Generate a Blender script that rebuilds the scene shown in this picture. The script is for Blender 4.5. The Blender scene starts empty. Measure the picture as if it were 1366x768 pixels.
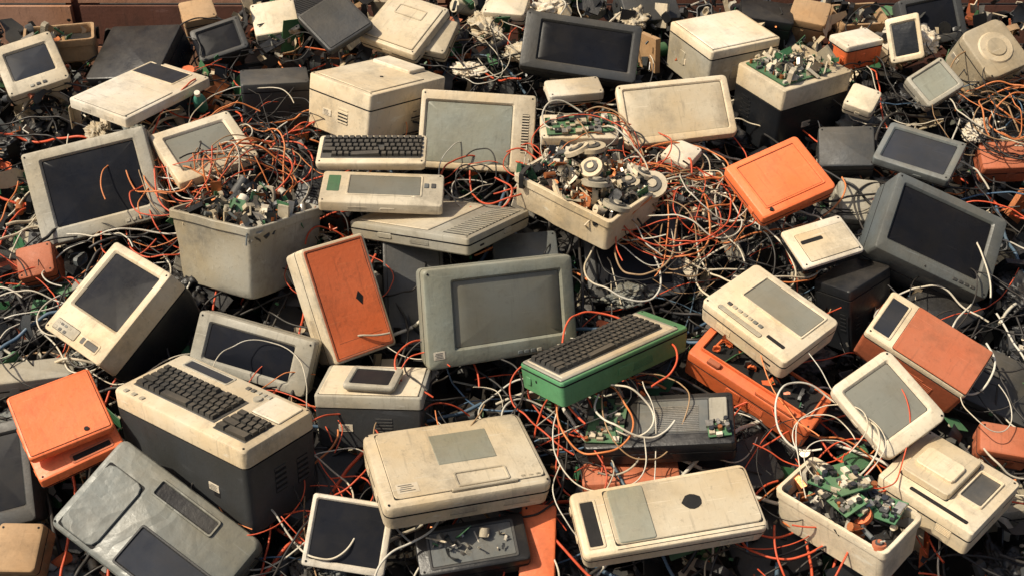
import bpy, bmesh, math, random
from mathutils import Vector, Matrix, Euler, noise
R=random.Random(7)
# ---------------- heap frame (metres): u across, v up the slope, l above the slope ----------------
S21=math.radians(21)
C0=Vector((0,2.6,1.5));U=Vector((1,0,0));V=Vector((0,math.cos(S21),math.sin(S21)));N=Vector((0,-math.sin(S21),math.cos(S21)))
HF=Matrix((U,V,N)).transposed()
def hp(u,v,l=0): return C0+U*u+V*v+N*l
# ---------------- materials ----------------
MATS={}
def plastic(name,col,rough=.42,dirt=.7,dust=.3,metal=0,bump=.2,crinkle=0,ior=1.45):
    m=bpy.data.materials.new(name);m.use_nodes=True;nt=m.node_tree;n=nt.nodes;L=nt.links
    b=n['Principled BSDF'];b.inputs['Metallic'].default_value=metal;b.inputs['IOR'].default_value=ior
    tc=n.new('ShaderNodeTexCoord');oi=n.new('ShaderNodeObjectInfo')
    mul=n.new('ShaderNodeMath');mul.operation='MULTIPLY';mul.inputs[1].default_value=37
    L.new(oi.outputs['Random'],mul.inputs[0])
    va=n.new('ShaderNodeVectorMath');va.operation='ADD';L.new(tc.outputs['Object'],va.inputs[0]);L.new(mul.outputs[0],va.inputs[1])
    def nz(scale,det=5,vec=None,r=.6):
        t=n.new('ShaderNodeTexNoise');t.inputs['Scale'].default_value=scale;t.inputs['Detail'].default_value=det;t.inputs['Roughness'].default_value=r
        L.new((vec or va).outputs[0],t.inputs['Vector']);return t
    def mr(src,a,b_,c=0,d=1):
        t=n.new('ShaderNodeMapRange');t.inputs[1].default_value=a;t.inputs[2].default_value=b_;t.inputs[3].default_value=c;t.inputs[4].default_value=d
        L.new(src,t.inputs[0]);return t.outputs[0]
    def mix(f,a,b_,):
        t=n.new('ShaderNodeMix');t.data_type='RGBA'
        if isinstance(f,float): t.inputs[0].default_value=f
        else: L.new(f,t.inputs[0])
        for s,i in ((a,6),(b_,7)):
            if isinstance(s,tuple): t.inputs[i].default_value=(*s,1)
            else: L.new(s,t.inputs[i])
        return t.outputs[2]
    yel=tuple(c*k for c,k in zip(col,(.88,.74,.54)))
    drt=tuple(c*.28+k for c,k in zip(col,(.02,.014,.008)))
    n1=nz(3,5);c1=mix(mr(n1.outputs[0],.38,.66,0,.9),tuple(col),yel)
    n2=nz(8,9,r=.74);c2=mix(mr(n2.outputs[0],.49,.72,0,dirt),c1,drt)
    n7=nz(2.2,6,r=.7);c2=mix(mr(n7.outputs[0],.54,.64,0,.35*dirt),c2,drt)
    n3=nz(85,3);c3=mix(mr(n3.outputs[0],.60,.74,0,.6*dirt),c2,drt)
    mp=n.new('ShaderNodeMapping');mp.inputs['Scale'].default_value=(2,55,9);mp.inputs['Rotation'].default_value=(0,.3,.5);L.new(va.outputs[0],mp.inputs[0])
    n4=nz(5,3,mp);c4=mix(mr(n4.outputs[0],.64,.70,0,.5*dirt),c3,tuple(min(.8,c*1.5+.05) for c in col))
    mp2=n.new('ShaderNodeMapping');mp2.inputs['Scale'].default_value=(30,3,3);mp2.inputs['Rotation'].default_value=(0,.1,-.3);L.new(va.outputs[0],mp2.inputs[0])
    n6=nz(3,5,mp2);c4=mix(mr(n6.outputs[0],.58,.72,0,.6*dirt),c4,drt)
    g=n.new('ShaderNodeNewGeometry');sx=n.new('ShaderNodeSeparateXYZ');L.new(g.outputs['Normal'],sx.inputs[0])
    up=mr(sx.outputs[2],.35,1,0,1);n5=nz(7,7,r=.7);dn=mr(n5.outputs[0],.35,.7,.1,1)
    mm=n.new('ShaderNodeMath');mm.operation='MULTIPLY';L.new(up,mm.inputs[0]);L.new(dn,mm.inputs[1])
    m2=n.new('ShaderNodeMath');m2.operation='MULTIPLY';L.new(mm.outputs[0],m2.inputs[0]);m2.inputs[1].default_value=dust
    c5=mix(m2.outputs[0],c4,(.40,.32,.22))
    hs=n.new('ShaderNodeHueSaturation');L.new(c5,hs.inputs['Color']);L.new(mr(oi.outputs['Random'],0,1,.84,1.14),hs.inputs['Value'])
    L.new(hs.outputs[0],b.inputs['Base Color'])
    L.new(mr(n2.outputs[0],.35,.75,rough,min(1,rough+.4)),b.inputs['Roughness'])
    bp=n.new('ShaderNodeBump');bp.inputs['Strength'].default_value=bump;bp.inputs['Distance'].default_value=.004
    ad=n.new('ShaderNodeMath');ad.operation='ADD';L.new(n2.outputs[0],ad.inputs[0]);L.new(n3.outputs[0],ad.inputs[1])
    L.new(ad.outputs[0],bp.inputs['Height']);last=bp
    if crinkle:
        nc=nz(4.5,3,r=.5);nc.inputs['Distortion'].default_value=.6
        ab=n.new('ShaderNodeMath');ab.operation='PINGPONG';L.new(nc.outputs[0],ab.inputs[0]);ab.inputs[1].default_value=.09
        b2=n.new('ShaderNodeBump');b2.inputs['Strength'].default_value=crinkle;b2.inputs['Distance'].default_value=.08
        L.new(ab.outputs[0],b2.inputs['Height']);L.new(bp.outputs[0],b2.inputs['Normal']);last=b2
    L.new(last.outputs[0],b.inputs['Normal'])
    MATS[name]=m;return m
plastic('cream',(.67,.585,.44));plastic('white',(.74,.68,.57));plastic('beige',(.50,.44,.33));plastic('grey',(.38,.365,.31))
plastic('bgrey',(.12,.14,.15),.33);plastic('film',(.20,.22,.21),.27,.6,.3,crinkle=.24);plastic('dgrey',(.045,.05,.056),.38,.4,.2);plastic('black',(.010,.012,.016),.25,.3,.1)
plastic('orange',(.82,.19,.066),.38,.55,.1);plastic('rust',(.46,.13,.06),.55,.6,.2);plastic('green',(.10,.30,.14),.42,.5,.18)
plastic('board',(.05,.17,.08),.4,.5,.2);plastic('scr',(.009,.011,.017),.2,.25,.04,bump=.02,ior=1.22);plastic('scrg',(.19,.19,.16),.25,.35,.2,bump=.02)
plastic('scrb',(.025,.031,.045),.25,.35,.06,bump=.02,ior=1.27);plastic('greyg',(.26,.28,.24),.36,.5);plastic('metal',(.5,.48,.44),.3,.7,.3,.8)
plastic('copper',(.55,.2,.08),.35,.4,.1,.7);plastic('card',(.44,.28,.15),.85,.6,.3);plastic('key',(.036,.036,.035),.36,.3,.25);plastic('hole',(.005,.005,.006),.7,.1,.03)
plastic('teal',(.06,.26,.2),.35,.4,.1);plastic('soil',(.010,.009,.009),.9,.5,.08);plastic('wood',(.15,.06,.04),.8,.8,.1);plastic('wood_pale',(.46,.25,.16),.8,.8,.2)
plastic('ink',(.10,.10,.10),.6,.2,.1)
# ---------------- mesh builder ----------------
def rr(w,h,r,z,cx=0,cy=0,n=4,m=0):
    r=max(.0005,min(r,w*.49,h*.49));o=[]
    for k,(sx,sy) in enumerate(((1,1),(-1,1),(-1,-1),(1,-1))):
        for i in range(n+1):
            a=math.pi/2*(k+i/n);o.append((cx+sx*(w/2-r)+r*math.cos(a),cy+sy*(h/2-r)+r*math.sin(a),z))
    if m:
        q=[];L=len(o)
        for i in range(L):
            q.append(o[i])
            if (i+1)%(n+1)==0:
                p2=o[(i+1)%L]
                for j in range(1,m+1): q.append(tuple(o[i][t]+(p2[t]-o[i][t])*j/(m+1) for t in range(3)))
        o=q
    return o
class MB:
    def __init__(s): s.v=[];s.f=[];s.m=[];s.mats=[];s.T=Matrix.Identity(4)
    def mi(s,n):
        if n not in s.mats: s.mats.append(n)
        return s.mats.index(n)
    def av(s,pts):
        b=len(s.v);s.v+= [tuple(s.T@Vector(p)) for p in pts];return b
    def loft(s,rings,mats,cap0=None,cap1=None):
        bs=[s.av(r) for r in rings];n=len(rings[0])
        for k in range(len(rings)-1):
            mm=s.mi(mats if isinstance(mats,str) else mats[k])
            for i in range(n):
                j=(i+1)%n;s.f.append((bs[k]+i,bs[k]+j,bs[k+1]+j,bs[k+1]+i));s.m.append(mm)
        if cap0: s.f.append(tuple(bs[0]+i for i in reversed(range(n))));s.m.append(s.mi(cap0))
        if cap1: s.f.append(tuple(bs[-1]+i for i in range(n)));s.m.append(s.mi(cap1))
    def slab(s,cx,cy,w,h,z0,z1,mat,r=.006,e=.0015):
        s.loft([rr(w,h,r,z0,cx,cy,2),rr(w,h,r,z1-e,cx,cy,2),rr(w-2*e,h-2*e,r-e,z1,cx,cy,2)],mat,None,mat)
    def box(s,M,d,mat,tp=1):
        x,y,z=d[0]/2,d[1]/2,d[2]/2;o=s.T;s.T=o@M
        b=s.av([(-x,-y,-z),(x,-y,-z),(x,y,-z),(-x,y,-z),(-x*tp,-y*tp,z),(x*tp,-y*tp,z),(x*tp,y*tp,z),(-x*tp,y*tp,z)]);s.T=o
        k=s.mi(mat)
        for q in ((3,2,1,0),(4,5,6,7),(0,1,5,4),(1,2,6,5),(2,3,7,6),(3,0,4,7)): s.f.append(tuple(b+i for i in q));s.m.append(k)
    def cyl(s,M,r,h,mat,n=10,r2=None,cap=None):
        o=s.T;s.T=o@M;r2=r if r2 is None else r2
        ring=lambda q,z:[(q*math.cos(6.2832*i/n),q*math.sin(6.2832*i/n),z) for i in range(n)]
        s.loft([ring(r,-h/2),ring(r2,h/2)],mat,mat,cap or mat);s.T=o
    def mesh(s,name):
        me=bpy.data.meshes.new(name);me.from_pydata(s.v,[],s.f)
        for m in s.mats: me.materials.append(MATS[m])
        me.polygons.foreach_set('material_index',s.m);me.polygons.foreach_set('use_smooth',[True]*len(s.f));me.update()
        me.set_sharp_from_angle(angle=math.radians(32));return me
def link(name,me,M=None):
    o=bpy.data.objects.new(name,me);bpy.context.scene.collection.objects.link(o)
    if M is not None: o.matrix_world=M
    return o
def TR(x,y,z): return Matrix.Translation((x,y,z))
def rrot(r,mx=3.14): return Euler((r.uniform(-mx,mx),r.uniform(-mx,mx),r.uniform(-3.14,3.14))).to_matrix().to_4x4()
def fan(mb,M,s,mat):
    o=mb.T;mb.T=o@M
    ring=lambda q,z:[(q*math.cos(6.2832*i/20+.785),q*math.sin(6.2832*i/20+.785),z) for i in range(20)]
    sq=lambda q,z:[(max(-q,min(q,1.3*q*math.cos(6.2832*i/20+.785))),max(-q,min(q,1.3*q*math.sin(6.2832*i/20+.785))),z) for i in range(20)]
    mb.loft([sq(s/2,-s*.12),sq(s/2,s*.12),ring(s*.45,s*.12),ring(s*.45,-s*.12)],mat)
    mb.cyl(TR(0,0,0),s*.16,s*.2,'black',12)
    for i in range(7): mb.box(Matrix.Rotation(i*.8976,4,'Z')@TR(s*.29,0,0)@Matrix.Rotation(.6,4,'X'),(s*.26,s*.17,.0015),'black')
    mb.T=o
def junk(mb,n,pos,s0,s1,pal,r):
    for _ in range(n):
        M=TR(*pos())@rrot(r);s=s0+(s1-s0)*r.random()**2.4;mat=r.choice(pal);k=r.random()
        if k<.15: mb.box(M,(s,s*r.uniform(.3,.9),s*r.uniform(.08,.3)),mat,r.uniform(.8,1))
        elif k<.27:
            q=r.uniform(.12,.3);mb.cyl(M,s*q,s*r.uniform(.15,1.1),mat,12)
        elif k<.40:
            mb.box(M,(s,s*.5,.003),mat);mb.box(M@TR(0,s*.25,s*.15),(s,.003,s*.3),mat)
        elif k<.72:
            o=mb.T;mb.T=o@M;bend=r.uniform(-3,3)/s*.4;nx=5;P=[]
            for i in range(nx):
                x=(i/(nx-1)-.5)*s*1.2;yy=s*.3*r.uniform(.4,1.2);y2=-s*.3*r.uniform(.4,1.2);z=bend*x*x+r.uniform(-.03,.03)*s
                P.append(((x,y2,z),(x,yy,z+r.uniform(-.06,.06)*s)))
            b=mb.av([p for q in P for p in q]);kk=mb.mi(mat)
            for i in range(nx-1): mb.f.append((b+2*i,b+2*i+2,b+2*i+3,b+2*i+1));mb.m.append(kk)
            mb.T=o
        elif k<.80:
            o=mb.T;mb.T=o@M;w=s;h=s*r.uniform(.5,.9);d=s*.25;t=.003
            mb.loft([rr(w*.9,h*.9,.006,-d,n=1),rr(w,h,.008,0,n=1),rr(w-2*t,h-2*t,.007,0,n=1),rr(w*.9-2*t,h*.9-2*t,.005,-d+t,n=1)],mat,mat,mat);mb.T=o
        elif k<.90:
            mb.cyl(M,.0015+s*.02,s*1.6,mat,6);mb.cyl(M@TR(s*.2,0,s*.8)@Matrix.Rotation(1.4,4,'Y'),.0015+s*.02,s*.5,mat,6)
        elif k<.93: fan(mb,M,max(s,.035),mat)
        else:
            mb.box(M,(s,s*.7,.002),'board')
            for _ in range(5): mb.box(M@TR(r.uniform(-.4,.4)*s,r.uniform(-.28,.28)*s,.004),(s*.14,s*.1,.007),r.choice(['black','metal','beige']))
def board(mb,M,w,h,r,mat='board'):
    mb.box(M,(w,h,.003),mat)
    for _ in range(int(14+w*h*2200)):
        s=r.uniform(.005,.022);T=M@TR(r.uniform(-.46,.46)*w,r.uniform(-.46,.46)*h,.0055)
        if r.random()<.3: mb.cyl(T,s*.35,.016,r.choice(['black','metal','copper','scrb']),8)
        else: mb.box(T,(s,s*r.uniform(.4,1.2),.008),r.choice(['black','black','metal','beige','white','dgrey']))
def keys(mb,x,y,w,h,r,mat='key'):
    mb.slab(x,y,w+.008,h+.008,-.001,.0012,'dgrey',.003)
    rows=max(4,round(h/.0195));p=h/rows;cols=round(w/p)
    for j in range(rows):
        i=0
        while i<cols:
            k=1
            if j==0 and abs(i-cols*.3)<.5: k=5
            elif i==0: k=[1.5,2.2,1.8,1.5,1,1][j%6]
            k=min(k,cols-i)
            if not(r.random()<.015):
                mb.box(TR(x-w/2+(i+k/2)*p,y-h/2+(j+.5)*p,.006)@Euler((r.uniform(-.06,.06),r.uniform(-.06,.06),0)).to_matrix().to_4x4(),(p*k-.0012,p*.92,.010),mat,.72 if k<2 else .9)
            i+=k
def device(w,h,d,case='cream',prof=None,r=.010,e=.0045,scr=None,feats=(),seam=.03,body=None,bevel_in=None,seed=1,ports=True):
    mb=MB();rn=random.Random(seed)
    body=body or case;prof=prof or ((0,1),(1,.985))
    rings=[];ms=[]
    pr=sorted(prof,key=lambda q:-q[0])
    t=pr[0][1];rings.append(rr(w*t-2*e,h*t-2*e,r,-d));ms.append(body)
    for zf,t in pr[:-1]:
        rings.append(rr(w*t,h*t,r*1.2,-d*zf+(e if zf==1 else 0)));ms.append(body)
    if seam<d*.8:
        g=.0022
        rings+= [rr(w,h,r,-seam-g),rr(w-2*g,h-2*g,r,-seam-g*.8),rr(w-2*g,h-2*g,r,-seam+g*.8),rr(w,h,r,-seam+g)];ms+=['hole','hole','hole',case]
    else: rings.append(rr(w,h,r,-seam if seam<d else -d*.5));ms.append(case)
    rings+= [rr(w,h,r,-e),rr(w-.6*e,h-.6*e,r,-.35*e),rr(w-2*e,h-2*e,max(.002,r-e),0)];ms+=[case,case]
    if scr:
        l,rt,tp,bt,sm=scr[:5];rec=scr[5] if len(scr)>5 else .006;bul=scr[6] if len(scr)>6 else 0.004
        ow,oh=w*(1-l-rt),h*(1-tp-bt);cx=w*(l-rt)/2;cy=h*(bt-tp)/2
        bi=bevel_in or case
        rings+= [rr(ow,oh,.007,0,cx,cy),rr(ow-.002,oh-.002,.0065,-.001,cx,cy),rr(ow-rec*2,oh-rec*2,.005,-rec,cx,cy),rr(ow-rec*2-.0015,oh-rec*2-.0015,.005,-rec-.002,cx,cy)];ms+=[case,case,bi,'hole']
        for q in (.985,.75,.5,.25):
            rings.append(rr((ow-rec*2)*q,(oh-rec*2)*q,.006*q,-rec-.001+bul*(1-q*q),cx,cy));ms.append(sm)
        mb.loft(rings,ms,body,sm)
    else:
        mb.loft(rings,ms,body,case)
    def feat(f,W,H):
        k=f[0];x,y=f[1]*W,f[2]*H
        if k=='P':
            mb.slab(x,y,f[3]*W+.0024,f[4]*H+.0024,-.002,.0005,'hole',.005,.0002)
            mb.slab(x,y,f[3]*W,f[4]*H,-.002,f[6],f[5],f[7] if len(f)>7 else .004,min(.002,f[6]*.4))
        elif k=='F':
            a,b=f[3]*W,f[4]*H;hh=f[7] if len(f)>7 else .002
            mb.loft([rr(a,b,.006,-.001,x,y,3),rr(a,b,.006,hh*.5,x,y,3),rr(a-.002,b-.002,.006,hh,x,y,3),rr(a-.009,b-.009,.004,hh,x,y,3),rr(a-.012,b-.012,.003,.0007,x,y,3),rr(a-.0145,b-.0145,.003,.0007,x,y,3)],[f[5]]*4+['hole'],None,f[6])
        elif k=='S': mb.slab(x,y,f[3]*W,f[4]*H,-.002,.0009,f[5],.003,.0002)
        elif k=='L':
            a,b=f[3],f[4];mb.slab(x,y,a,b,-.002,f[5] if len(f)>5 else .0009,'white',.001,.0002);z=(f[5] if len(f)>5 else .0009)+.0003
            for i in range(4): mb.box(TR(x-a*rn.uniform(0,.12),y+b*(.3-.2*i),z),(a*rn.uniform(.5,.72),b*.07,.0004),'ink')
        elif k=='K': keys(mb,x,y,f[3]*W,f[4]*H,rn)
        elif k=='B':
            for i in range(f[3]): mb.slab(x+i*f[4],y,.013,f[5] if len(f)>5 else .009,-.002,.003,f[6] if len(f)>6 else rn.choice(['dgrey','grey','dgrey','bgrey']),.002,.001)
        elif k=='V':
            a,b,nn=f[3]*W,f[4]*H,f[5];mb.slab(x,y,a,b,-.002,.0006,'hole',.002,.0002)
            for i in range(nn): mb.box(TR(x,y-b/2+b*(i+.5)/nn,.001),(a*.98,b/nn*.45,.003),f[6] if len(f)>6 else case)
        elif k=='C': mb.cyl(TR(x,y,f[5] if len(f)>5 else .002),f[3],.006,f[4],20,f[3]*.9)
        elif k=='H':
            pl=f[4][::-1];z=f[5] if len(f)>5 else .0013
            mb.loft([[(x+f[3]*a*1.03,y+f[3]*b*1.03,z-.001) for a,b in pl],[(x+f[3]*a,y+f[3]*b,z) for a,b in pl]],'hole',None,'hole')
        elif k=='J':
            a,b=f[3]*W,f[4]*H
            junk(mb,f[5],lambda:(x+rn.uniform(-.5,.5)*a,y+rn.uniform(-.5,.5)*b,rn.uniform(0,f[6])),.012,.06,f[7],rn)
        elif k=='D': board(mb,TR(x,y,.006)@Matrix.Rotation(rn.uniform(-.1,.1),4,'Z'),f[3]*W,f[4]*H,rn)
    for f in feats: feat(f,w,h)
    if ports and d>.03 and len(pr)==2:
        o=mb.T
        for sd in range(4):
            hw=(w,h)[sd%2];off=(h,w)[sd%2]/2-.0015
            mb.T=o@Matrix.Rotation(sd*math.pi/2,4,'Z')@TR(0,-off,-d/2)@Matrix.Rotation(math.pi/2,4,'X')
            for _ in range(2):
                x=rn.uniform(-.35,.35);c=rn.random()
                if c<.4: feat(('V',x,rn.uniform(-.12,.0),.16,.3,5,body),hw,d)
                elif c<.65: feat(('S',x,rn.uniform(-.2,.1),rn.uniform(.04,.16),.12,'hole'),hw,d)
                elif c<.85 and d>.1: feat(('L',x,-.1,.035,.02,.0022),hw,d)
                else: feat(('P',x,-.05,.12,.3,body,.003),hw,d)
        mb.T=o
    for sx in (-1,1):
        for sy in (-1,1):
            if rn.random()<.5: mb.cyl(TR(sx*(w/2-.011),sy*(h/2-.011),.0),.0028,.0016,'hole',8)
    return mb
CRT=((0,1),(.14,1),(.3,.97),(.42,.88),(.8,.62),(1,.58))
def bin_(w,h,d,case='grey',feats=(),n=110,dome=.07,pal=None,seed=1,boards=0,smax=.07,tap=.86,dent=.006):
    mb=MB();rn=random.Random(seed);t=.006;b=tap
    spec=[(b,-d,-.01),(b,-d+.006,0)]
    for i in range(1,7):
        q=i/7;spec.append((b+(.985-b)*q,-d+(d-.025)*q,0))
    spec+=[(.985,-.025,0),(1.02,-.023,0),(1.025,-.002,0),(1.015,0,0),(1,0,-2*t),(1,-.004,-2.5*t),(b,-d*.4,-t*2)]
    rings=[]
    for q,z,o in spec:
        ring=rr(w*q+o,h*q+o,.014,z,n=3,m=6);rg=[]
        for p in ring:
            v=Vector(p);k=noise.noise(v*9+Vector((seed*3.1,0,0)))+.5*noise.noise(v*22+Vector((0,seed,0)))
            dr=Vector((p[0],p[1],0)).normalized();amp=dent*(1 if z<-.03 else .5)
            rg.append(tuple(v+dr*k*amp+Vector((0,0,.4*dent*noise.noise(v*7+Vector((5,seed,0)))))))
        rings.append(rg)
    mb.loft(rings,case,case,'black')
    pal=pal or ['dgrey','black','grey','cream','bgrey','metal','beige','white','beige','copper','black']
    def pos():
        x,y=rn.uniform(-.47,.47),rn.uniform(-.47,.47);q=max(0,1-(x*x+y*y)*3.2)
        return (x*w,y*h,rn.uniform(-.04,0)+dome*q*rn.uniform(.3,1))
    for i in range(boards):
        board(mb,TR(rn.uniform(-.25,.25)*w,rn.uniform(-.25,.25)*h,.004+.009*i)@Euler((rn.uniform(-.2,.2),rn.uniform(-.2,.2),rn.uniform(-.5,.5))).to_matrix().to_4x4(),w*rn.uniform(.3,.5),h*rn.uniform(.3,.6),rn,rn.choice(['board','board','beige']))
    junk(mb,n,pos,.012,smax,pal,rn)
    for f in feats:
        if f[0]=='R':
            for i in range(f[1]):
                T=TR(*pos())@TR(0,0,.02)@rrot(rn,.5);q=f[2]*rn.uniform(.6,1);c=rn.choice(f[3])
                mb.cyl(T,q,.012,c,20);mb.cyl(T@TR(0,0,.007),q*.6,.006,'dgrey',16);mb.cyl(T@TR(0,0,.011),q*.3,.006,c,12)
    return mb
J1=['dgrey','black','grey','cream','beige','metal','white']
DIA=[(-.7,.1),(0,1.2),(.6,.1),(.1,-1.2)]
cnt=[0]
# name, (u,v,l) mm on the heap, rotation in the heap frame (deg), width mm, height mm, depth m
def A(name,p,rot,w,h,d=.05,fn=device,kb=(),**k):
    cnt[0]+=1;k['seed']=cnt[0]+2
    mb=fn(w/1000,h/1000,d,**k)
    for x,y,a,b in kb:
        mb.T=TR(0,0,.0055 if k['case']=='green' else 0.0);keys(mb,x*w/1000,y*h/1000,a*w/1000,b*h/1000,R);mb.T=Matrix.Identity(4)
    q1,q2,q3=(R.uniform(-.09,.09) for _ in range(3))   # heat-warped, knocked-about shells
    mb.v=[(x+q1*x*y+q3*.25*y*y,y+q2*x*y,z) for x,y,z in mb.v]
    M=(HF@Euler([math.radians(q) for q in rot]).to_matrix()).to_4x4();M.translation=hp(p[0]/1000,p[1]/1000,p[2]/1000)
    return link(name,mb.mesh(name),M)
A('crt_monitor',(-1214,297,101),(39,-8,12),364,272,.3,case='grey',prof=CRT,scr=(.13,.09,.1,.14,'scr'),feats=[('B',.2,-.45,4,.018)])
A('portable_terminal',(-1552,846,101),(21,-2,28),193,190,.06,scr=(.14,.12,.17,.24,'scrb'),feats=[('B',-.1,-.42,3,.02)])
A('flat_monitor',(-1148,682,141),(-4,16,61),363,234,.035,case='white',feats=[('F',.32,.1,.26,.74,'cream','scrb'),('P',-.2,0,.55,.88,'white',.0025)])
A('flat_monitor',(-905,423,141),(9,7,36),250,205,.035,scr=(.11,.11,.13,.17,'scrg'))
A('plastic_bin',(-749,192,121),(-15,28,55),291,306,.215,bin_,case='grey',n=460,dome=.07,smax=.06,dent=.010,pal=['black','black','dgrey','dgrey','grey','beige','white','metal','bgrey','copper'])
A('crt_monitor',(-1054,-158,141),(17,-9,-38),247,291,.24,prof=((0,1),(.4,1),(1,.8)),body='black',seam=.07,scr=(.09,.09,.07,.30,'scr'),feats=[('P',-.2,-.4,.4,.1,'grey',.002),('B',-.35,-.38,4,.016,.006),('B',-.35,-.43,3,.02,.008),('F',.25,-.4,.24,.1,'cream','dgrey'),('S',.1,-.4,.06,.06,'dgrey')])
A('desktop_computer',(-428,-134,121),(42,12,33),182,312,.13,case='cream',feats=[('F',0,0,.93,.96,'rust','orange'),('H',.16,-.02,.016,DIA),('S',.42,.3,.01,.2,'rust'),('S',0,-.34,.7,.003,'rust')],seam=.05)
A('crt_monitor',(-678,-268,61),(42,1,-18),331,147,.22,case='grey',prof=CRT,scr=(.1,.14,.14,.14,'scr'))
A('crt_monitor',(-24,-192,141),(49,12,19),414,253,.28,case='greyg',prof=CRT,scr=(.17,.08,.12,.16,'scrg'),r=.012,e=.006,feats=[('B',.1,-.45,4,.018),('P',.38,-.44,.06,.03,'grey',.003),('L',-.43,-.36,.03,.02)])
A('keyboard',(234,-304,151),(-25,15,37),433,161,.07,case='green',seam=.012,feats=[('P',-.03,0,.92,.92,'grey',.004),('P',-.03,.0,.88,.84,'cream',.0055),('S',.27,-.36,.36,.06,'hole')],kb=[(-.05,.05,.8,.68)])
A('keyboard_terminal',(-715,-486,181),(-21,-14,-33),463,218,.24,case='cream',body='dgrey',seam=.05,e=.008,r=.016,feats=[('F',-.22,.36,.36,.17,'grey','scrb'),('B',.08,.38,5,.018,.012),('P',.36,.25,.2,.35,'white',.004),('B',-.42,-.44,3,.03,.012,'grey'),('C',.2,.28,.012,'grey')],kb=[(-.13,-.06,.62,.46),(.33,-.17,.22,.38)])
A('laptop_computer',(-1081,-505,151),(7,6,32),198,185,.028,case='orange',feats=[('P',0,0,.93,.92,'orange',.002),('C',.2,-.38,.006,'hole')])
A('laptop_computer',(-1065,-539,101),(2,4,34),203,175,.04,case='orange',feats=[('F',.15,-.38,.5,.16,'rust','hole')])
A('computer_case',(-799,-800,121),(9,12,-33),412,241,.12,case='film',r=.02,e=.01,seam=.06,feats=[('F',.05,.33,.42,.18,'film','black',.006),('F',.17,-.22,.5,.42,'dgrey','scrb',.004),('P',-.33,-.1,.25,.7,'film',.006,.02)])
A('crt_monitor',(-1257,-605,20),(24,-13,8),190,256,.2,case='dgrey',prof=CRT,scr=(.1,.1,.1,.14,'scr'))
A('scanner',(-348,-367,80),(-27,-3,-4),269,163,.15,case='grey',body='dgrey',seam=.035,feats=[('P',0,0,.92,.9,'cream',.003)])
A('handheld_terminal',(-346,-376,115),(-25,-5,-8),133,101,.018,case='grey',scr=(.1,.12,.1,.12,'scr',.003,.001))
A('printer',(-130,-627,150),(-16,10,16),391,255,.075,r=.02,e=.009,seam=.03,feats=[('P',.02,.02,.9,.86,'cream',.003,.012),('P',.06,.12,.36,.40,'greyg',.0045,.002),('F',.1,-.30,.32,.19,'beige','hole',.006),('P',.1,-.42,.4,.03,'beige',.008),('B',.34,-.38,3,.018),('L',-.34,-.3,.05,.03,.0036)])
A('flat_monitor',(-372,-793,90),(28,1,-9),191,163,.022,case='white',scr=(.05,.06,.05,.08,'scr',.004,.001),r=.008)
A('printer',(352,-751,130),(-1,1,11),424,168,.06,case='cream',r=.016,e=.007,seam=.02,feats=[('F',-.42,-.02,.1,.74,'cream','hole'),('P',.08,.02,.80,.82,'beige',.004,.012),('P',-.2,.02,.2,.8,'greyg',.0065,.006),('H',.14,.05,.022,[(math.cos(q*.5236)*(1+.12*math.sin(q*2.3)),.85*math.sin(q*.5236)) for q in range(12)],.0055),('S',.08,-.45,.8,.008,'hole')])
A('plastic_bin',(761,-732,130),(-4,-17,-47),288,144,.12,bin_,case='cream',n=80,dome=.015,boards=6,tap=.97,smax=.05,dent=.003,feats=[('R',3,.024,['orange','rust'])])
A('portable_terminal',(902,-484,160),(12,-13,32),182,213,.04,case='cream',r=.02,scr=(.1,.1,.1,.16,'scrg',.006,.003))
A('receipt_printer',(1018,-662,110),(-8,-10,-47),240,220,.08,case='cream',seam=.03,feats=[('P',-.12,.05,.5,.7,'beige',.02,.01),('F',.28,.1,.25,.5,'cream','dgrey',.006),('P',-.12,.0,.4,.3,'cream',.03,.01),('S',.1,-.4,.6,.05,'hole')])
A('desktop_computer',(1063,-275,120),(6,7,-38),288,158,.12,case='cream',body='rust',seam=.02,feats=[('P',.13,0,.72,.96,'rust',.004),('F',-.38,.0,.2,.8,'cream','scrb')])
A('equipment_case',(630,-348,80),(0,3,-39),357,129,.09,case='orange',seam=.03,feats=[('F',.0,.08,.9,.72,'orange','hole',.008),('J',0,.08,.7,.5,30,.02,['black','dgrey','metal','orange']),('P',.2,-.4,.3,.12,'orange',.01),('P',-.3,-.4,.1,.12,'rust',.01)])
A('scanner',(658,-214,170),(-3,-4,-50),277,212,.07,case='cream',r=.014,seam=.025,feats=[('F',.05,.17,.72,.5,'cream','scrg',.004),('B',-.3,-.28,7,.017,.01),('S',.28,-.33,.2,.05,'hole'),('P',-.1,-.4,.5,.06,'grey',.002)])
A('crt_monitor',(1190,93,120),(19,17,-18),341,249,.24,case='bgrey',prof=((0,1),(.5,1),(1,.8)),scr=(.07,.1,.1,.15,'scr'),seam=.08,feats=[('B',.2,-.44,4,.018)])
A('portable_monitor',(764,278,160),(8,-4,27),248,203,.055,case='orange',feats=[('F',0,.02,.82,.8,'orange','orange',.003),('C',-.36,-.42,.006,'hole')],r=.012,e=.006)
A('card_reader',(854,68,120),(3,0,21),189,136,.035,case='white',feats=[('P',.05,-.05,.8,.7,'cream',.002),('P',-.15,.08,.36,.1,'hole',.003)],body='black',seam=.012)
A('computer_case',(937,4,60),(-24,7,38),182,122,.2,case='black')
A('flat_monitor',(1216,445,100),(11,-6,-33),229,155,.04,case='bgrey',scr=(.07,.07,.1,.1,'scrb',.005,.001))
A('flat_monitor',(494,560,160),(20,-3,6),340,203,.04,case='cream',scr=(.05,.05,.08,.1,'beige',.004,.001),r=.014)
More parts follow.
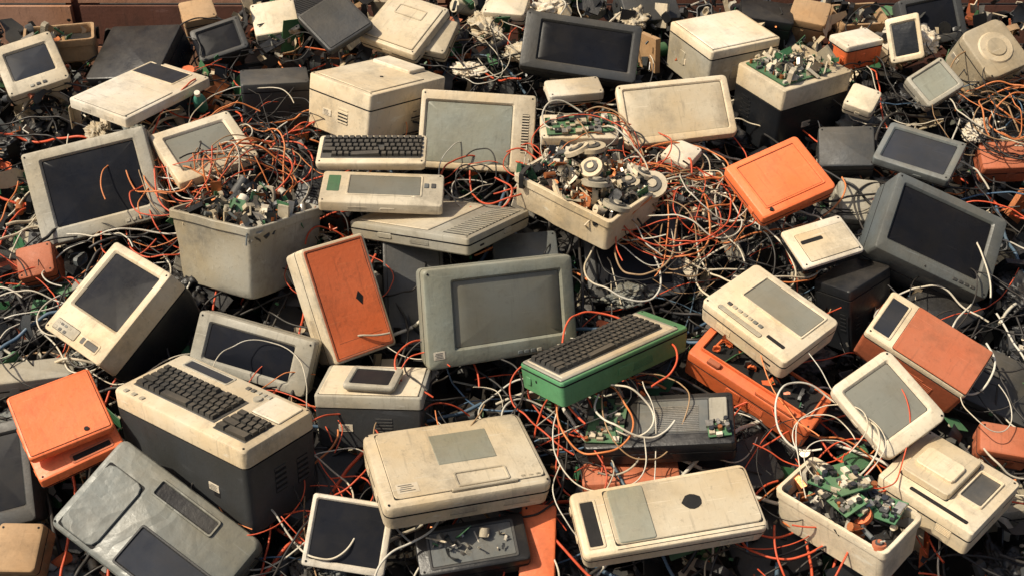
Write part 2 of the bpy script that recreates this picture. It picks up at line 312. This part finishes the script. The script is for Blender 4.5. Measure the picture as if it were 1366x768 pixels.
A('desktop_computer',(899,806,120),(-11,7,30),282,225,.24,case='cream',body='black',seam=.07,feats=[('D',-.1,.0,.7,.8),('J',0,0,.8,.8,90,.035,['cream','white','grey','board','dgrey','metal','beige'])])
A('printer',(702,994,120),(-11,7,25),272,247,.16,case='cream',body='grey',seam=.03,feats=[('P',0,0,.9,.9,'white',.004),('S',0,-.3,.6,.03,'hole')])
A('crt_monitor',(222,885,140),(30,6,-6),377,193,.22,case='dgrey',prof=CRT,scr=(.13,.06,.12,.14,'scr'))
A('printer',(-416,743,140),(-8,24,52),360,255,.17,case='cream',seam=.05,feats=[('P',-.1,0,.7,.85,'cream',.003),('P',.35,.1,.22,.6,'white',.012),('C',-.05,-.1,.006,'hole')])
A('crt_monitor',(-108,529,100),(38,0,-5),351,238,.25,case='cream',prof=CRT,scr=(.04,.18,.12,.06,'greyg'),feats=[('V',.42,0,.06,.5,14)])
A('keyboard',(-407,388,160),(-4,0,0),316,128,.03,case='cream',kb=[(0,.06,.9,.7)])
A('portable_terminal',(-367,241,150),(-9,3,0),345,149,.035,case='cream',feats=[('F',.02,.08,.62,.66,'cream','scrg'),('S',-.4,.1,.1,.5,'board'),('B',.36,.1,2,.02,.02)])
A('desktop_computer',(-204,192,90),(-26,-18,-28),408,313,.05,case='grey',seam=.02,feats=[('P',-.15,0,.6,.88,'cream',.003),('V',.36,0,.2,.86,16)])
A('plastic_bin',(220,269,160),(-10,-6,-41),338,259,.11,bin_,case='cream',n=460,dome=.07,tap=.97,smax=.06,feats=[('R',8,.045,['cream','grey','beige','dgrey'])],boards=1,pal=['cream','beige','grey','metal','white','black','black','dgrey','copper'])
A('crt_monitor',(349,125,-20),(26,-6,3),275,238,.2,case='dgrey',prof=CRT,scr=(.1,.1,.1,.14,'scr'))
A('plastic_bin',(528,301,50),(10,-15,-11),172,165,.12,bin_,case='dgrey',n=160,dome=.06,smax=.05)
A('computer_case',(-764,811,80),(-13,6,12),215,113,.18,case='dgrey')
A('computer_case',(-1245,935,80),(5,-10,-10),260,250,.12,case='black')
A('cardboard_box',(-1514,1028,80),(-14,5,16),221,148,.08,bin_,case='card',n=20,dome=.0,tap=1)
A('laptop_computer',(-577,993,160),(14,-6,42),179,178,.03,case='dgrey',feats=[('P',0,0,.9,.9,'dgrey',.002)])
A('printer',(-359,1034,120),(10,-3,-31),224,225,.05,case='cream',feats=[('P',0,0,.86,.86,'cream',.004),('F',0,.2,.5,.2,'beige','hole',.006)])
A('scanner',(-266,1000,100),(11,0,-18),140,144,.05,case='beige')
A('crt_monitor',(1282,949,120),(46,-24,-10),106,148,.15,case='cream',prof=((0,1),(1,.85)),scr=(.12,.08,.12,.1,'black'))
A('water_tank',(1566,901,120),(19,-6,26),164,185,.14,case='beige',feats=[('C',0,0,.06,'cream'),('C',0,0,.035,'beige',.006)],r=.03)
A('receipt_printer',(1148,1008,80),(-12,4,22),149,104,.09,case='white',body='orange',seam=.02)
A('portable_monitor',(1330,735,120),(18,-15,29),140,120,.05,case='grey',scr=(.08,.08,.08,.1,'greyg',.004,.001))
A('circuit_board_tray',(201,508,140),(0,0,0),233,106,.04,case='cream',feats=[('D',0,0,.86,.7)])
A('disassembled_printer',(357,-494,100),(-7,-13,-5),360,160,.07,case='black',feats=[('D',-.35,0,.25,.85),('F',.1,.05,.5,.7,'dgrey','bgrey'),('V',.12,0,.3,.5,14,'metal'),('P',.4,.1,.12,.5,'grey',.01),('D',.4,-.25,.15,.3)])
A('disassembled_printer',(-91,-801,60),(3,1,11),255,116,.07,case='black',feats=[('F',0,0,.8,.8,'dgrey','bgrey'),('J',0,0,.7,.5,25,.02,J1)])
A('equipment_case',(60,-782,30),(14,-1,-3),82,179,.06,case='orange')
A('computer_case',(-272,-21,0),(29,3,5),170,319,.2,case='dgrey',feats=[('P',0,0,.86,.9,'dgrey',.003),('V',0,.25,.5,.2,8)])
A('computer_case',(38,151,0),(15,-1,5),188,93,.2,case='bgrey')
A('equipment_case',(-1352,85,20),(14,-4,16),101,101,.1,case='rust')
A('cardboard_box',(-1134,-804,50),(12,0,-1),104,113,.08,case='card')
A('equipment_case',(196,736,100),(-5,3,11),177,90,.04,case='white')
A('equipment_case',(501,419,120),(3,-4,-37),94,89,.03,case='white')
A('computer_case',(1025,517,50),(20,-9,-8),165,136,.15,case='dgrey')
A('computer_case',(1047,339,0),(15,4,-4),120,143,.12,case='grey')
A('equipment_case',(1231,-501,20),(7,-3,-14),126,83,.08,case='rust')
A('equipment_case',(1526,511,20),(10,-7,-4),155,102,.08,case='rust')
A('scanner',(-1249,-291,20),(-10,15,20),194,81,.05,case='grey')
A('equipment_case',(288,-592,20),(-20,-5,0),236,81,.06,case='rust')
A('equipment_case',(1106,706,80),(12,0,-31),94,93,.05,case='cream')
A('computer_case',(-813,1144,60),(15,-1,15),152,138,.1,case='cream')
A('crt_monitor',(-987,1038,50),(21,-7,21),173,129,.15,case='dgrey',prof=CRT,scr=(.1,.1,.1,.1,'scr'))
A('scanner',(-21,1192,80),(6,-4,-13),148,104,.05,case='white')
A('cardboard_box',(1026,1175,60),(9,-2,-22),129,110,.1,case='card')
A('cardboard_box',(-1084,1185,60),(9,2,22),116,99,.1,case='card')
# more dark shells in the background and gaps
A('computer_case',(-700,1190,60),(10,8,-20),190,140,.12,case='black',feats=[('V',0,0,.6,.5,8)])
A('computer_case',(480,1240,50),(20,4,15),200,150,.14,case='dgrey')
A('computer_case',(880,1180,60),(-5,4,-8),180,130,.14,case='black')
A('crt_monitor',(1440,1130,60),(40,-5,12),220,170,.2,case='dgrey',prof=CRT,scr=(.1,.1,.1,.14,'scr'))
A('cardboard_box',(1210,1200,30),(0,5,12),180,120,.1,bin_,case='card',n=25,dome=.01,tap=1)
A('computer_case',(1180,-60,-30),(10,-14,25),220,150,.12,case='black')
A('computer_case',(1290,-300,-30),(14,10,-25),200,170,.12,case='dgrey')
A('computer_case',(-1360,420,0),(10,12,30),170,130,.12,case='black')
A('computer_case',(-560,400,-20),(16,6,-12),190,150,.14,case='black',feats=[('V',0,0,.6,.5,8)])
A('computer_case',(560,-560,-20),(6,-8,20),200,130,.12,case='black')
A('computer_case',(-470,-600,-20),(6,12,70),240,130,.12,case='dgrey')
mb=MB();ring=lambda q,z:[(q*math.cos(6.2832*i/16),q*math.sin(6.2832*i/16),z) for i in range(16)]
mb.loft([ring(.018,0),ring(.02,.004),ring(.02,.05),ring(.018,.058),ring(.008,.072),ring(.007,.08)],'teal','teal','teal');mb.cyl(TR(0,0,.086),.009,.014,'white',12)
M=(HF@Euler((.3,.1,0)).to_matrix()).to_4x4();M.translation=hp(-.985,.70,.04);link('plastic_bottle',mb.mesh('plastic_bottle'),M)
# ---------------- filler layer of buried equipment ----------------
def vmax(u): return 1.14 if u<-1.42 else (1.06 if u<-.95 else (1.27 if u>.95 else 1.38))
rf=random.Random(21)
lib=[]
for i,(nm,w,h,d,k) in enumerate([('computer_case',.3,.2,.09,dict(case='dgrey')),('computer_case',.26,.2,.08,dict(case='black')),('printer',.26,.2,.08,dict(case='bgrey',feats=[('F',0,0,.7,.6,'bgrey','hole')])),
  ('flat_monitor',.3,.22,.04,dict(case='dgrey',scr=(.08,.08,.1,.12,'scr'))),('printer',.24,.18,.07,dict(case='grey',feats=[('P',0,0,.8,.8,'grey',.003)])),('crt_monitor',.3,.23,.12,dict(case='cream',scr=(.1,.1,.1,.14,'scr'))),('keyboard',.36,.14,.02,dict(case='beige',feats=[('K',0,.04,.92,.72)])),('equipment_case',.2,.15,.06,dict(case='rust'))]):
    lib.append((nm,device(w,h,d,seed=i+90,**k).mesh(nm)))
for a in range(-10,11):
    for b in range(-8,5):
        u=a*.3+rf.uniform(-.1,.1);v=b*.3+rf.uniform(-.1,.1)
        if v>vmax(u)-.12: continue
        vis=abs(u)<1.75+.1*v and v>-.95
        j=rf.choice([0,0,1,1,1,3,3,4]) if vis else rf.randrange(8)
        l=(-.16 if vis else -.05)+rf.uniform(-.03,.03)
        M=HF.to_4x4()@Euler((rf.uniform(-.4,.4),rf.uniform(-.4,.4),rf.uniform(-3.1,3.1))).to_matrix().to_4x4();M.translation=hp(u,v,l)
        link(lib[j][0],lib[j][1],M)
# ---------------- loose scrap ----------------
rs=random.Random(5)
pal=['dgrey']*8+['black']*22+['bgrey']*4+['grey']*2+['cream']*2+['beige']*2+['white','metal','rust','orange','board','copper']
def spos(u0,u1,v0,l0,l1,back=None):
    def f():
        u=rs.uniform(u0,u1);m=vmax(u);v=rs.uniform(m-.4,m) if back else v0+(m-v0)*rs.random()
        return tuple(hp(u,v,rs.uniform(l0,l1)))
    return f
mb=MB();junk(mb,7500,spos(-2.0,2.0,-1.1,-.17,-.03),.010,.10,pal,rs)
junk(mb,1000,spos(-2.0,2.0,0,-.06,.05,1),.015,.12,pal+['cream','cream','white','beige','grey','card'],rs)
link('scrap_debris',mb.mesh('scrap_debris'))
mb=MB();junk(mb,2200,lambda:tuple(hp(rs.choice((-1,1))*rs.uniform(2,3.3),rs.uniform(-2.4,1.1),rs.uniform(-.15,.03))),.03,.16,pal,rs)
junk(mb,900,lambda:tuple(hp(rs.uniform(-2,2),rs.uniform(-2.5,-1.1),rs.uniform(-.15,.03))),.03,.16,pal,rs)
link('scrap_debris',mb.mesh('scrap_debris'))
def bagmesh(mat,seed):
    b=bmesh.new();bmesh.ops.create_icosphere(b,subdivisions=5,radius=1)
    for q in b.verts:
        n1=noise.noise(q.co*1.6+Vector((seed,0,0)));n2=abs(noise.noise(q.co*3.5+Vector((0,seed,0))));n3=abs(noise.noise(q.co*9+Vector((0,0,seed))))
        q.co*=1+.5*n1-.6*n2-.3*n3;q.co.z*=.5
    me=bpy.data.meshes.new('plastic_bag');b.to_mesh(me);b.free();me.materials.append(MATS[mat])
    me.polygons.foreach_set('use_smooth',[True]*len(me.polygons));return me
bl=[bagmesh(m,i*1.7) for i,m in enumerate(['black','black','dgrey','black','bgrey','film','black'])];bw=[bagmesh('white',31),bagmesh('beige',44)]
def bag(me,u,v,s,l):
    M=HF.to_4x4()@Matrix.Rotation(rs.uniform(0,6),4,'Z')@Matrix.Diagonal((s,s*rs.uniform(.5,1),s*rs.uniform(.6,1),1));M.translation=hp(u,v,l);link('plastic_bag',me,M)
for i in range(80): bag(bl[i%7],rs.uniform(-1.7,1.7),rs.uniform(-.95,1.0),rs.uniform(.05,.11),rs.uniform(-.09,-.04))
for u,v,s in [(-.09,1.12,.09),(.04,.98,.07),(-.15,.9,.06),(.42,1.18,.07),(1.45,.6,.06),(1.38,1.05,.08),(.12,1.22,.08),(-1.3,.6,.05)]: bag(bw[int(s*100)%2],u,v,s,.03)
# ---------------- cables ----------------
def cmat(n,c,ro=.4): plastic(n,c,ro,.4,.12,bump=.05)
cmat('c_red',(.62,.085,.03));cmat('c_orange',(.66,.22,.07));cmat('c_black',(.013,.013,.015));cmat('c_white',(.60,.57,.49));cmat('c_tan',(.34,.22,.12));cmat('c_blue',(.06,.12,.2));cmat('c_green',(.05,.22,.12))
CC=['c_red','c_orange','c_black','c_white','c_tan','c_blue','c_green']
def tangle(name,u,v,ru,rv,n,wts,l0,l1,dome=0,length=(.25,.9),rad=(.0012,.0028),curl=6.,seed=0):
    r=random.Random(seed*101+5);cu=bpy.data.curves.new(name,'CURVE');cu.dimensions='3D';cu.bevel_depth=1.0;cu.bevel_resolution=2;cu.resolution_u=4
    for c in CC: cu.materials.append(MATS[c])
    for i in range(n):
        a=r.uniform(0,6.28);q=math.sqrt(r.random());x,y=q*math.cos(a),q*math.sin(a);hd=r.uniform(0,6.28);k=r.gauss(0,curl)
        L=r.uniform(*length);st=.025;m=max(5,int(L/st));pts=[];lz=r.uniform(l0,l1);ph=r.uniform(0,6);am=r.uniform(.004,.022)
        for j in range(m):
            q2=x*x+y*y
            if q2>1.2:
                want=math.atan2(-y*rv,-x*ru);dlt=(want-hd+math.pi)%(2*math.pi)-math.pi;hd+=dlt*.12
            k=.86*k+r.gauss(0,curl*.5);hd+=k*st
            x+=math.cos(hd)*st/ru;y+=math.sin(hd)*st/rv
            lz+=r.gauss(0,.008);lz=min(max(lz,l0),l1)
            pts.append(hp(u+x*ru,v+y*rv,lz+dome*max(0,1-q2)+am*math.sin(ph+j*.5)))
        s=cu.splines.new('NURBS');s.points.add(len(pts)-1);rd=r.uniform(*rad)
        for p,co in zip(s.points,pts): p.co=(*co,1);p.radius=rd
        s.order_u=4;s.use_endpoint_u=True;s.material_index=r.choice(wts)
    o=bpy.data.objects.new(name,cu);bpy.context.scene.collection.objects.link(o)
RO=[0,0,1,2,2,2,4,3]
for i,(u,v,ru,rv,n,w,l0,l1,dm) in enumerate([
  (-.839,.353,.17,.09,44,[0,0,1,1,1,4,2,2,3],.09,.13,.06),(-1.032,.252,.12,.10,14,RO,.0,.06,0),(.221,.423,.14,.10,10,RO,.13,.16,.04),(.444,.238,.15,.16,58,[0,0,1,1,4,2,2,2,3],.02,.12,.05),
  (-.699,.571,.12,.08,14,RO,.0,.07,.03),(-.159,-.397,.10,.05,12,RO,.0,.1,.03),(-.531,-.644,.10,.2,20,[0,0,1,2,2,3],.02,.1,0),(.663,-.541,.16,.10,12,[0,0,1,2,3],.0,.08,0),(.135,-.498,.10,.14,12,[2,3,3,0],.0,.08,0),
  (-.084,1.029,.3,.12,22,[2,2,2,3,0,4,2],.0,.08,.02),(1.53,.656,.14,.1,30,[2,2,4,3,1],.03,.1,.04),(1.296,-.245,.10,.3,20,[2,2,3,2],.0,.08,0),(-1.279,-.095,.2,.2,16,[2,2,0,3,2],.0,.06,0),(.779,-.799,.3,.1,12,[0,2,2,0],.0,.07,0),
  (-.444,.093,.10,.2,8,[0,0,2,3],-.02,.05,0),(.685,.15,.12,.15,14,[2,2,1,3,2],.0,.07,0),(.281,-.42,.10,.06,7,[1,3,4,0],.10,.13,.02),(.781,-.604,.06,.04,6,[1,0,3,6],.13,.15,.01),(-.989,.95,.3,.10,12,[2,2,4,2,0],.0,.06,0),(1.29,.911,.3,.12,14,[2,2,2,3],.0,.07,0),(-.076,-.761,.2,.1,8,[3,2,0,3],.0,.09,0),(-.70,-.604,.1,.15,6,[2,0],.0,.06,0),(-.052,.37,.08,.06,8,[2,3,0],.05,.1,0)]):
    tangle('cable_tangle',u,v,ru,rv,n,w,l0,l1,dm,seed=i)
tangle('cable_tangle',0,0,1.9,1.0,230,[2]*10+[0,0,1,3,3,4,5],-.08,.02,0,(.3,1.3),(.0012,.0034),4,99)
tangle('power_cable_tangle',0,0,1.8,.95,90,[2]*6+[3,0,5],-.06,.02,0,(.5,1.4),(.003,.0052),3,123)
# ---------------- heap, ground, fence ----------------
mb=MB();nu,nv=90,80;g=[]
for j in range(nv+1):
    for i in range(nu+1):
        x=-7+14*i/nu;y=-4+10.5*j/nv
        z=1.5+.384*(y-2.6)-.24
        ye=2.6+(vmax(x)-.02)*.934
        if y>ye: z-= (y-ye)*2.2
        ax=abs(x)-3
        if ax>0: z-=ax*.55
        z+=.06*noise.noise(Vector((x*1.7,y*1.7,0)))+.03*noise.noise(Vector((x*6,y*6,2)))
        g.append((x,y,max(z,-.06)))
mb.v=g;k=mb.mi('soil')
for j in range(nv):
    for i in range(nu):
        a=j*(nu+1)+i;mb.f.append((a,a+1,a+nu+2,a+nu+1));mb.m.append(k)
link('scrap_heap',mb.mesh('scrap_heap'))
mb=MB();mb.v=[(-150,-150,0),(150,-150,0),(150,150,0),(-150,150,0)];mb.f=[(0,1,2,3)];mb.m=[mb.mi('soil')];link('ground',mb.mesh('ground'))
rw=random.Random(3);mb=MB()
for row in range(16):
    for s in range(10):
        x=-7+s*1.5;mb.box(TR(x+rw.uniform(-.01,.01),4.3+rw.uniform(-.012,.012),.1+row*.165),(1.47,.03,.155),'wood' if x>-.5 or rw.random()<.25 else 'wood_pale')
for s in range(11): mb.box(TR(-7.75+s*1.5,4.37,1.35),(.1,.1,2.8),'wood')
link('board_fence',mb.mesh('board_fence'))
# ---------------- light ----------------
w=bpy.data.worlds.new("World");bpy.context.scene.world=w;w.use_nodes=True;nt=w.node_tree
sd=Vector((-.60,-.20,.78)).normalized()
sk=nt.nodes.new('ShaderNodeTexSky');sk.sky_type='NISHITA';sk.sun_disc=False;sk.sun_elevation=math.asin(sd.z);sk.sun_rotation=math.atan2(sd.x,sd.y);sk.dust_density=5
nt.links.new(sk.outputs[0],nt.nodes['Background'].inputs[0]);nt.nodes['Background'].inputs[1].default_value=.09
ld=bpy.data.lights.new('sun','SUN');ld.energy=5.0;ld.angle=math.radians(.5);ld.color=(1,.90,.72)
lo=bpy.data.objects.new('sun',ld);bpy.context.scene.collection.objects.link(lo);lo.rotation_euler=sd.to_track_quat('Z','Y').to_euler()
cd=bpy.data.cameras.new('camera');cd.sensor_width=36;cd.lens=37.74;cd.clip_end=600
co=bpy.data.objects.new('camera',cd);bpy.context.scene.collection.objects.link(co);co.location=(0,0,3);co.rotation_euler=(math.radians(60),0,0)
sc=bpy.context.scene;sc.camera=co;sc.view_settings.view_transform='Standard';sc.view_settings.look='None';sc.view_settings.exposure=0
